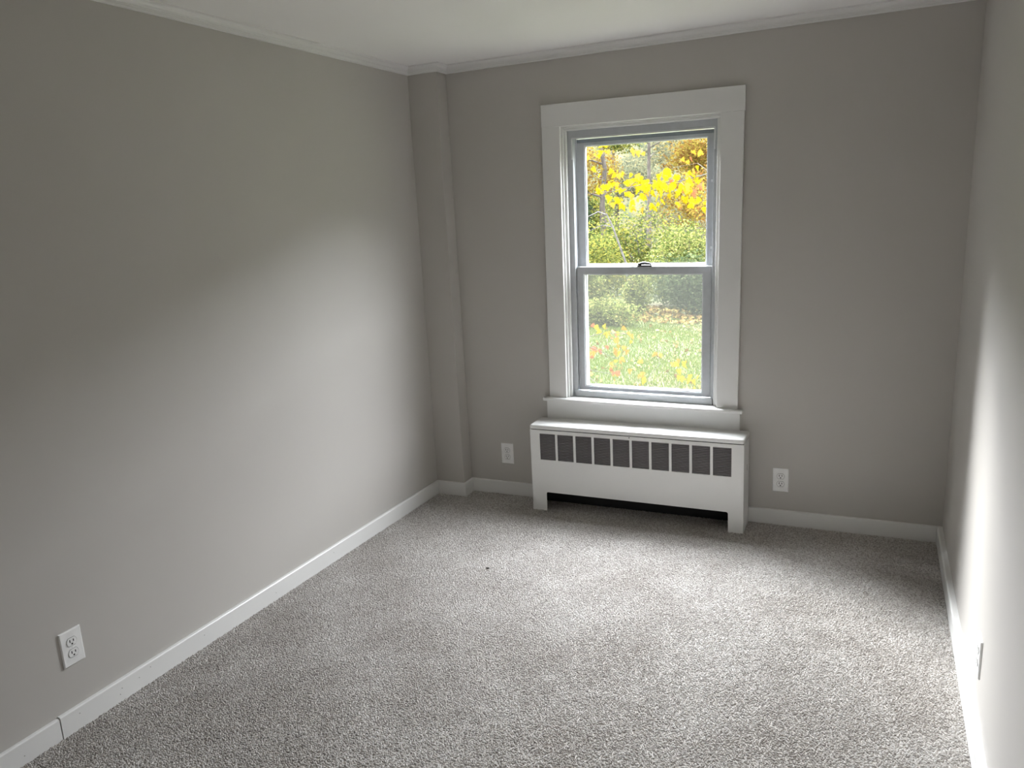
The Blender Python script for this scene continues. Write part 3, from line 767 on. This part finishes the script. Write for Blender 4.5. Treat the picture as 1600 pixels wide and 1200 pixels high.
# the same woods a little past the window's edges, and an unseen evergreen added to block the far left sky
tree('lime_tree', (.9, 21), 8.5, 1.8, M['leaf_yellowgreen'], 8000, .11, 65, 'yellow-green woodland tree just past the right edge of the window view', tr=.12, crown=.1)
tree('roadside_tree', (8.0, 24), 9.0, 2.2, M['leaf_orange'], 4000, .18, 61, 'amber woodland tree past the right edge of the window view', tr=.14, crown=.1)
wt0 = tree('sky_block_tree', (-12.2, 18.5), 9.6, 1.7, M['leaf_green'], 4200, .26, 63, 'first green woodland tree added unseen past the left edge to block low sky', tr=.14, crown=.06)  # this tree and its copies are added out of view to screen low sky
for k, (nm, az, d, sc_) in enumerate((('second', -34, 29, 1.35), ('third', -45, 24, 1.05), ('fourth', -49, 33, 1.5))):
    c = copy_tree(wt0); c['label'] = nm + ' green woodland tree added unseen past the left edge to block low sky'
    c.location = (math.sin(R(az)) * d, math.cos(R(az)) * d, GZ); c.rotation_euler = (0, 0, 1.3 * k + .7); c.scale = (sc_, sc_, sc_)
conifer((-7.4, 4.0), 16.0, 3.3, 16000, 71, 'tall dark evergreen added unseen left of the window to block the sky', None, .36)

# grass and leaf litter on the visible lawn
def wedge(g, n, y0, y1, x_m=.38, x_p=.17):
    y = g.uniform(y0, y1, n); u = g.uniform(-x_m - .03, -x_p + .03, n)
    return 2.3 + u * (y + 3.87), y
g = np.random.default_rng(90)
x, y = wedge(g, 42000, 5.5, 12.6)
x2, y2 = wedge(g, 30000, 5.5, 13.5, .14, -.12)      # and on past the right edge of the view
x, y = np.concatenate([x, x2]), np.concatenate([y, y2])
leaf_cards('grass', M['grass'], np.stack([x, y, lawn_h(x, y) + .012], 1), .046, bpy.data.objects['lawn'], 91, upright=True, aspect=.22)
x, y = wedge(g, 230, 5.5, 12.2)
x2, y2 = wedge(g, 5600, 11.7, 14.4, .38, -.12)
x, y = np.concatenate([x, x2]), np.concatenate([y, y2])
leaf_cards('leaf_litter', M['litter'], np.stack([x, y, lawn_h(x, y) + .04], 1), .075, bpy.data.objects['lawn'], 92, aspect=.8)

# maple whose leaves hang close outside the window: every leaf an object
def maple_mesh(name, seed):
    g = np.random.default_rng(seed)
    ang = [-90, -62, -38, -14, 4, 22, 38, 52, 66, 78, 90]
    rad = [.10, .30, .26, .56, .36, .50, .34, .74, .46, .82, 1.0]
    # right half of a five-lobed outline, mirrored to the left
    pts = [(math.cos(R(a)) * r_, math.sin(R(a)) * r_) for a, r_ in zip(ang, rad)]
    pts[7] = (.46, .62); pts[3] = (.62, -.02); pts[5] = (.50, .22); pts[1] = (.30, -.30)
    full = pts + [(-x_, y_) for x_, y_ in pts[-2:0:-1]]
    fold = g.uniform(.1, .35)
    v = [(0, 0, 0)] + [(x_, y_, fold * abs(x_) + .1 * y_ * y_ * g.uniform(-1, 1)) for x_, y_ in full]
    n = len(full); f = [(0, 1 + i, 1 + (i + 1) % n) for i in range(n)]
    v += [(0, -.1, 0), (.015, -.55, -.05), (-.015, -.55, -.05)]; f.append((n + 1, n + 2, n + 3))
    me = bpy.data.meshes.new(name); me.from_pydata(v, [], f)
    return me
def leaf_set(seed):
    out = {}
    for kx in ('maple_yellow', 'maple_amber', 'maple_rust'):
        out[kx] = []
        for s_ in range(3):
            me = maple_mesh('leaf', seed + s_); me.materials.append(M[kx]); out[kx].append(me)
    return out
LS = leaf_set(100)
def add_leaf(parent, pos, kx, size, g):
    o = bpy.data.objects.new('leaf', LS[kx][int(g.integers(0, 3))]); col.objects.link(o); o.parent = parent
    o.location = Vector(pos) - parent.location
    # hang point-down, roughly facing the house, turned at random
    o.rotation_euler = (R(90) + g.normal() * .45, math.pi + g.normal() * .55, g.normal() * .6)
    s = size * g.uniform(.75, 1.2); o.scale = (s, s, s)
def at(px, py, y):
    """a point at depth y behind the window wall, chosen from the direction seen through the window"""
    d = _f + (px - 800) / FPX * _r - (py - 600) / FPX * _u
    return EYE + d * ((y - EYE.y) / d.y)
g = np.random.default_rng(7)
mp = empty('maple_tree', (1.9, 5.6, GZ))
tag(mp, 'near maple with bright yellow leaves on a low bough across the upper pane', 'tree')
MB().tube([(1.9, 5.6, GZ - .1), (1.85, 5.55, 1.2), (1.95, 5.5, 3.4), (2.0, 5.6, 6.0)], [.13, .11, .08, .03], 10).build('trunk', M['bark'], mp)
bough = [Vector((1.86, 5.55, 1.5)), Vector((1.3, 5.1, 1.85)), at(1120, 268, 4.6), at(1062, 283, 4.5), at(1010, 287, 4.45), at(950, 300, 4.4)]
MB().tube(bough, [.03, .02, .008, .006, .005, .003], 6).build('bough', M['bark'], mp)
tw = [[at(1036, 262, 4.5), at(1033, 285, 4.48), at(1029, 312, 4.45)], [at(1062, 283, 4.5), at(1080, 300, 4.4), at(1098, 318, 4.4)],
      [at(990, 286, 4.45), at(975, 300, 4.4), at(965, 325, 4.4)], [at(1110, 270, 4.6), at(1090, 255, 4.7), at(1050, 262, 4.7)], [at(950, 300, 4.4), at(930, 300, 4.4), at(918, 306, 4.4)]]
for t_ in tw: MB().tube(t_, [.004, .003, .0018], 5).build('twig', M['bark'], mp)
def cluster(n, cx, cy, sx, sy, y0, kxs, size):
    for _ in range(n):
        px, py = g.normal() * sx + cx, g.normal() * sy + cy
        add_leaf(mp if cy < 420 else ms, at(px, py, y0 + g.normal() * .25), kxs[int(g.integers(0, len(kxs)))], size, g)
ms = empty('maple_sapling', (-.95, 4.2, GZ))
tag(ms, 'low maple sapling with thin orange and yellow leaves outside the lower pane', 'sapling')
Y3 = ['maple_yellow', 'maple_yellow', 'maple_yellow', 'maple_amber']
cluster(46, 1030, 288, 34, 9, 4.45, ['maple_yellow'], .060)
cluster(26, 1080, 305, 16, 13, 4.4, Y3, .060)
cluster(16, 1010, 296, 16, 10, 4.5, Y3, .062)
cluster(14, 1085, 275, 14, 10, 4.6, Y3, .058)
cluster(20, 1012, 290, 22, 6, 4.42, Y3, .062)
cluster(12, 1060, 296, 14, 8, 4.42, Y3, .062)
cluster(10, 1043, 272, 9, 5, 4.6, ['maple_yellow'], .062)
cluster(18, 975, 310, 12, 12, 4.4, Y3, .058)
cluster(9, 958, 276, 10, 6, 4.4, ['maple_yellow', 'maple_amber'], .058)
cluster(8, 943, 297, 6, 5, 4.4, ['maple_yellow'], .055)
cluster(10, 935, 245, 9, 12, 5.2, ['maple_yellow', 'maple_yellow', 'maple_amber'], .058)
cluster(7, 992, 237, 8, 4, 5.2, ['maple_amber'], .058)
cluster(8, 1085, 240, 10, 8, 5.4, ['maple_amber', 'maple_rust'], .055)
cluster(5, 1085, 300, 3, 3, 4.4, ['maple_rust'], .055)
for px, py in ((1050, 282), (1093, 289)): add_leaf(mp, at(px, py, 4.3), 'maple_rust', .06, g)
for px, py in ((1020, 320), (1022, 324), (973, 322), (968, 314), (1007, 308), (1075, 322), (1100, 325)): add_leaf(mp, at(px, py, 4.35), 'maple_yellow', .062, g)
# sapling
stem = [(-.95, 4.2, GZ - .05), (-.9, 4.2, .0), at(905, 530, 4.1), at(918, 505, 4.1)]
MB().tube(stem, [.018, .012, .007, .003], 6).build('stem', M['bark'], ms)
for t_ in ([at(905, 535, 4.1), at(930, 545, 4.0), at(965, 562, 3.95)], [at(905, 530, 4.1), at(945, 520, 4.1), at(985, 522, 4.1)], [at(895, 570, 4.1), at(930, 580, 4.0), at(960, 585, 3.9)],
           [Vector(stem[1]), at(950, 612, 3.6), at(1000, 606, 3.6), at(1030, 570, 3.8), at(1028, 545, 3.9)], [at(1000, 606, 3.6), at(1050, 612, 3.6), at(1075, 585, 3.7)]):
    MB().tube(t_, [.005, .004, .003, .003, .002][:len(t_)], 5).build('branch', M['bark'], ms)
O3 = ['maple_amber', 'maple_rust', 'maple_amber', 'maple_yellow']
cluster(5, 950, 522, 3, 3, 4.0, ['maple_yellow'], .055)
cluster(9, 972, 524, 12, 5, 4.1, O3, .05)
cluster(9, 970, 542, 8, 8, 4.0, ['maple_amber', 'maple_yellow'], .05)
cluster(10, 932, 545, 9, 6, 4.1, ['maple_rust', 'maple_amber'], .055)
cluster(6, 930, 510, 8, 6, 4.2, O3, .05)
cluster(7, 967, 575, 10, 9, 3.9, O3, .05)
cluster(5, 957, 585, 4, 6, 3.9, ['maple_rust', 'maple_amber'], .05)
cluster(8, 999, 587, 6, 8, 3.6, ['maple_amber', 'maple_yellow'], .05)
cluster(3, 1028, 550, 3, 5, 3.8, ['maple_amber'], .05)
cluster(7, 1074, 572, 8, 8, 3.7, ['maple_yellow'], .055)
cluster(3, 1062, 590, 3, 3, 3.7, ['maple_yellow'], .05)
cluster(5, 1090, 598, 6, 5, 3.7, ['maple_yellow', 'maple_amber'], .05)
cluster(3, 1055, 567, 4, 3, 3.7, ['maple_amber'], .045)
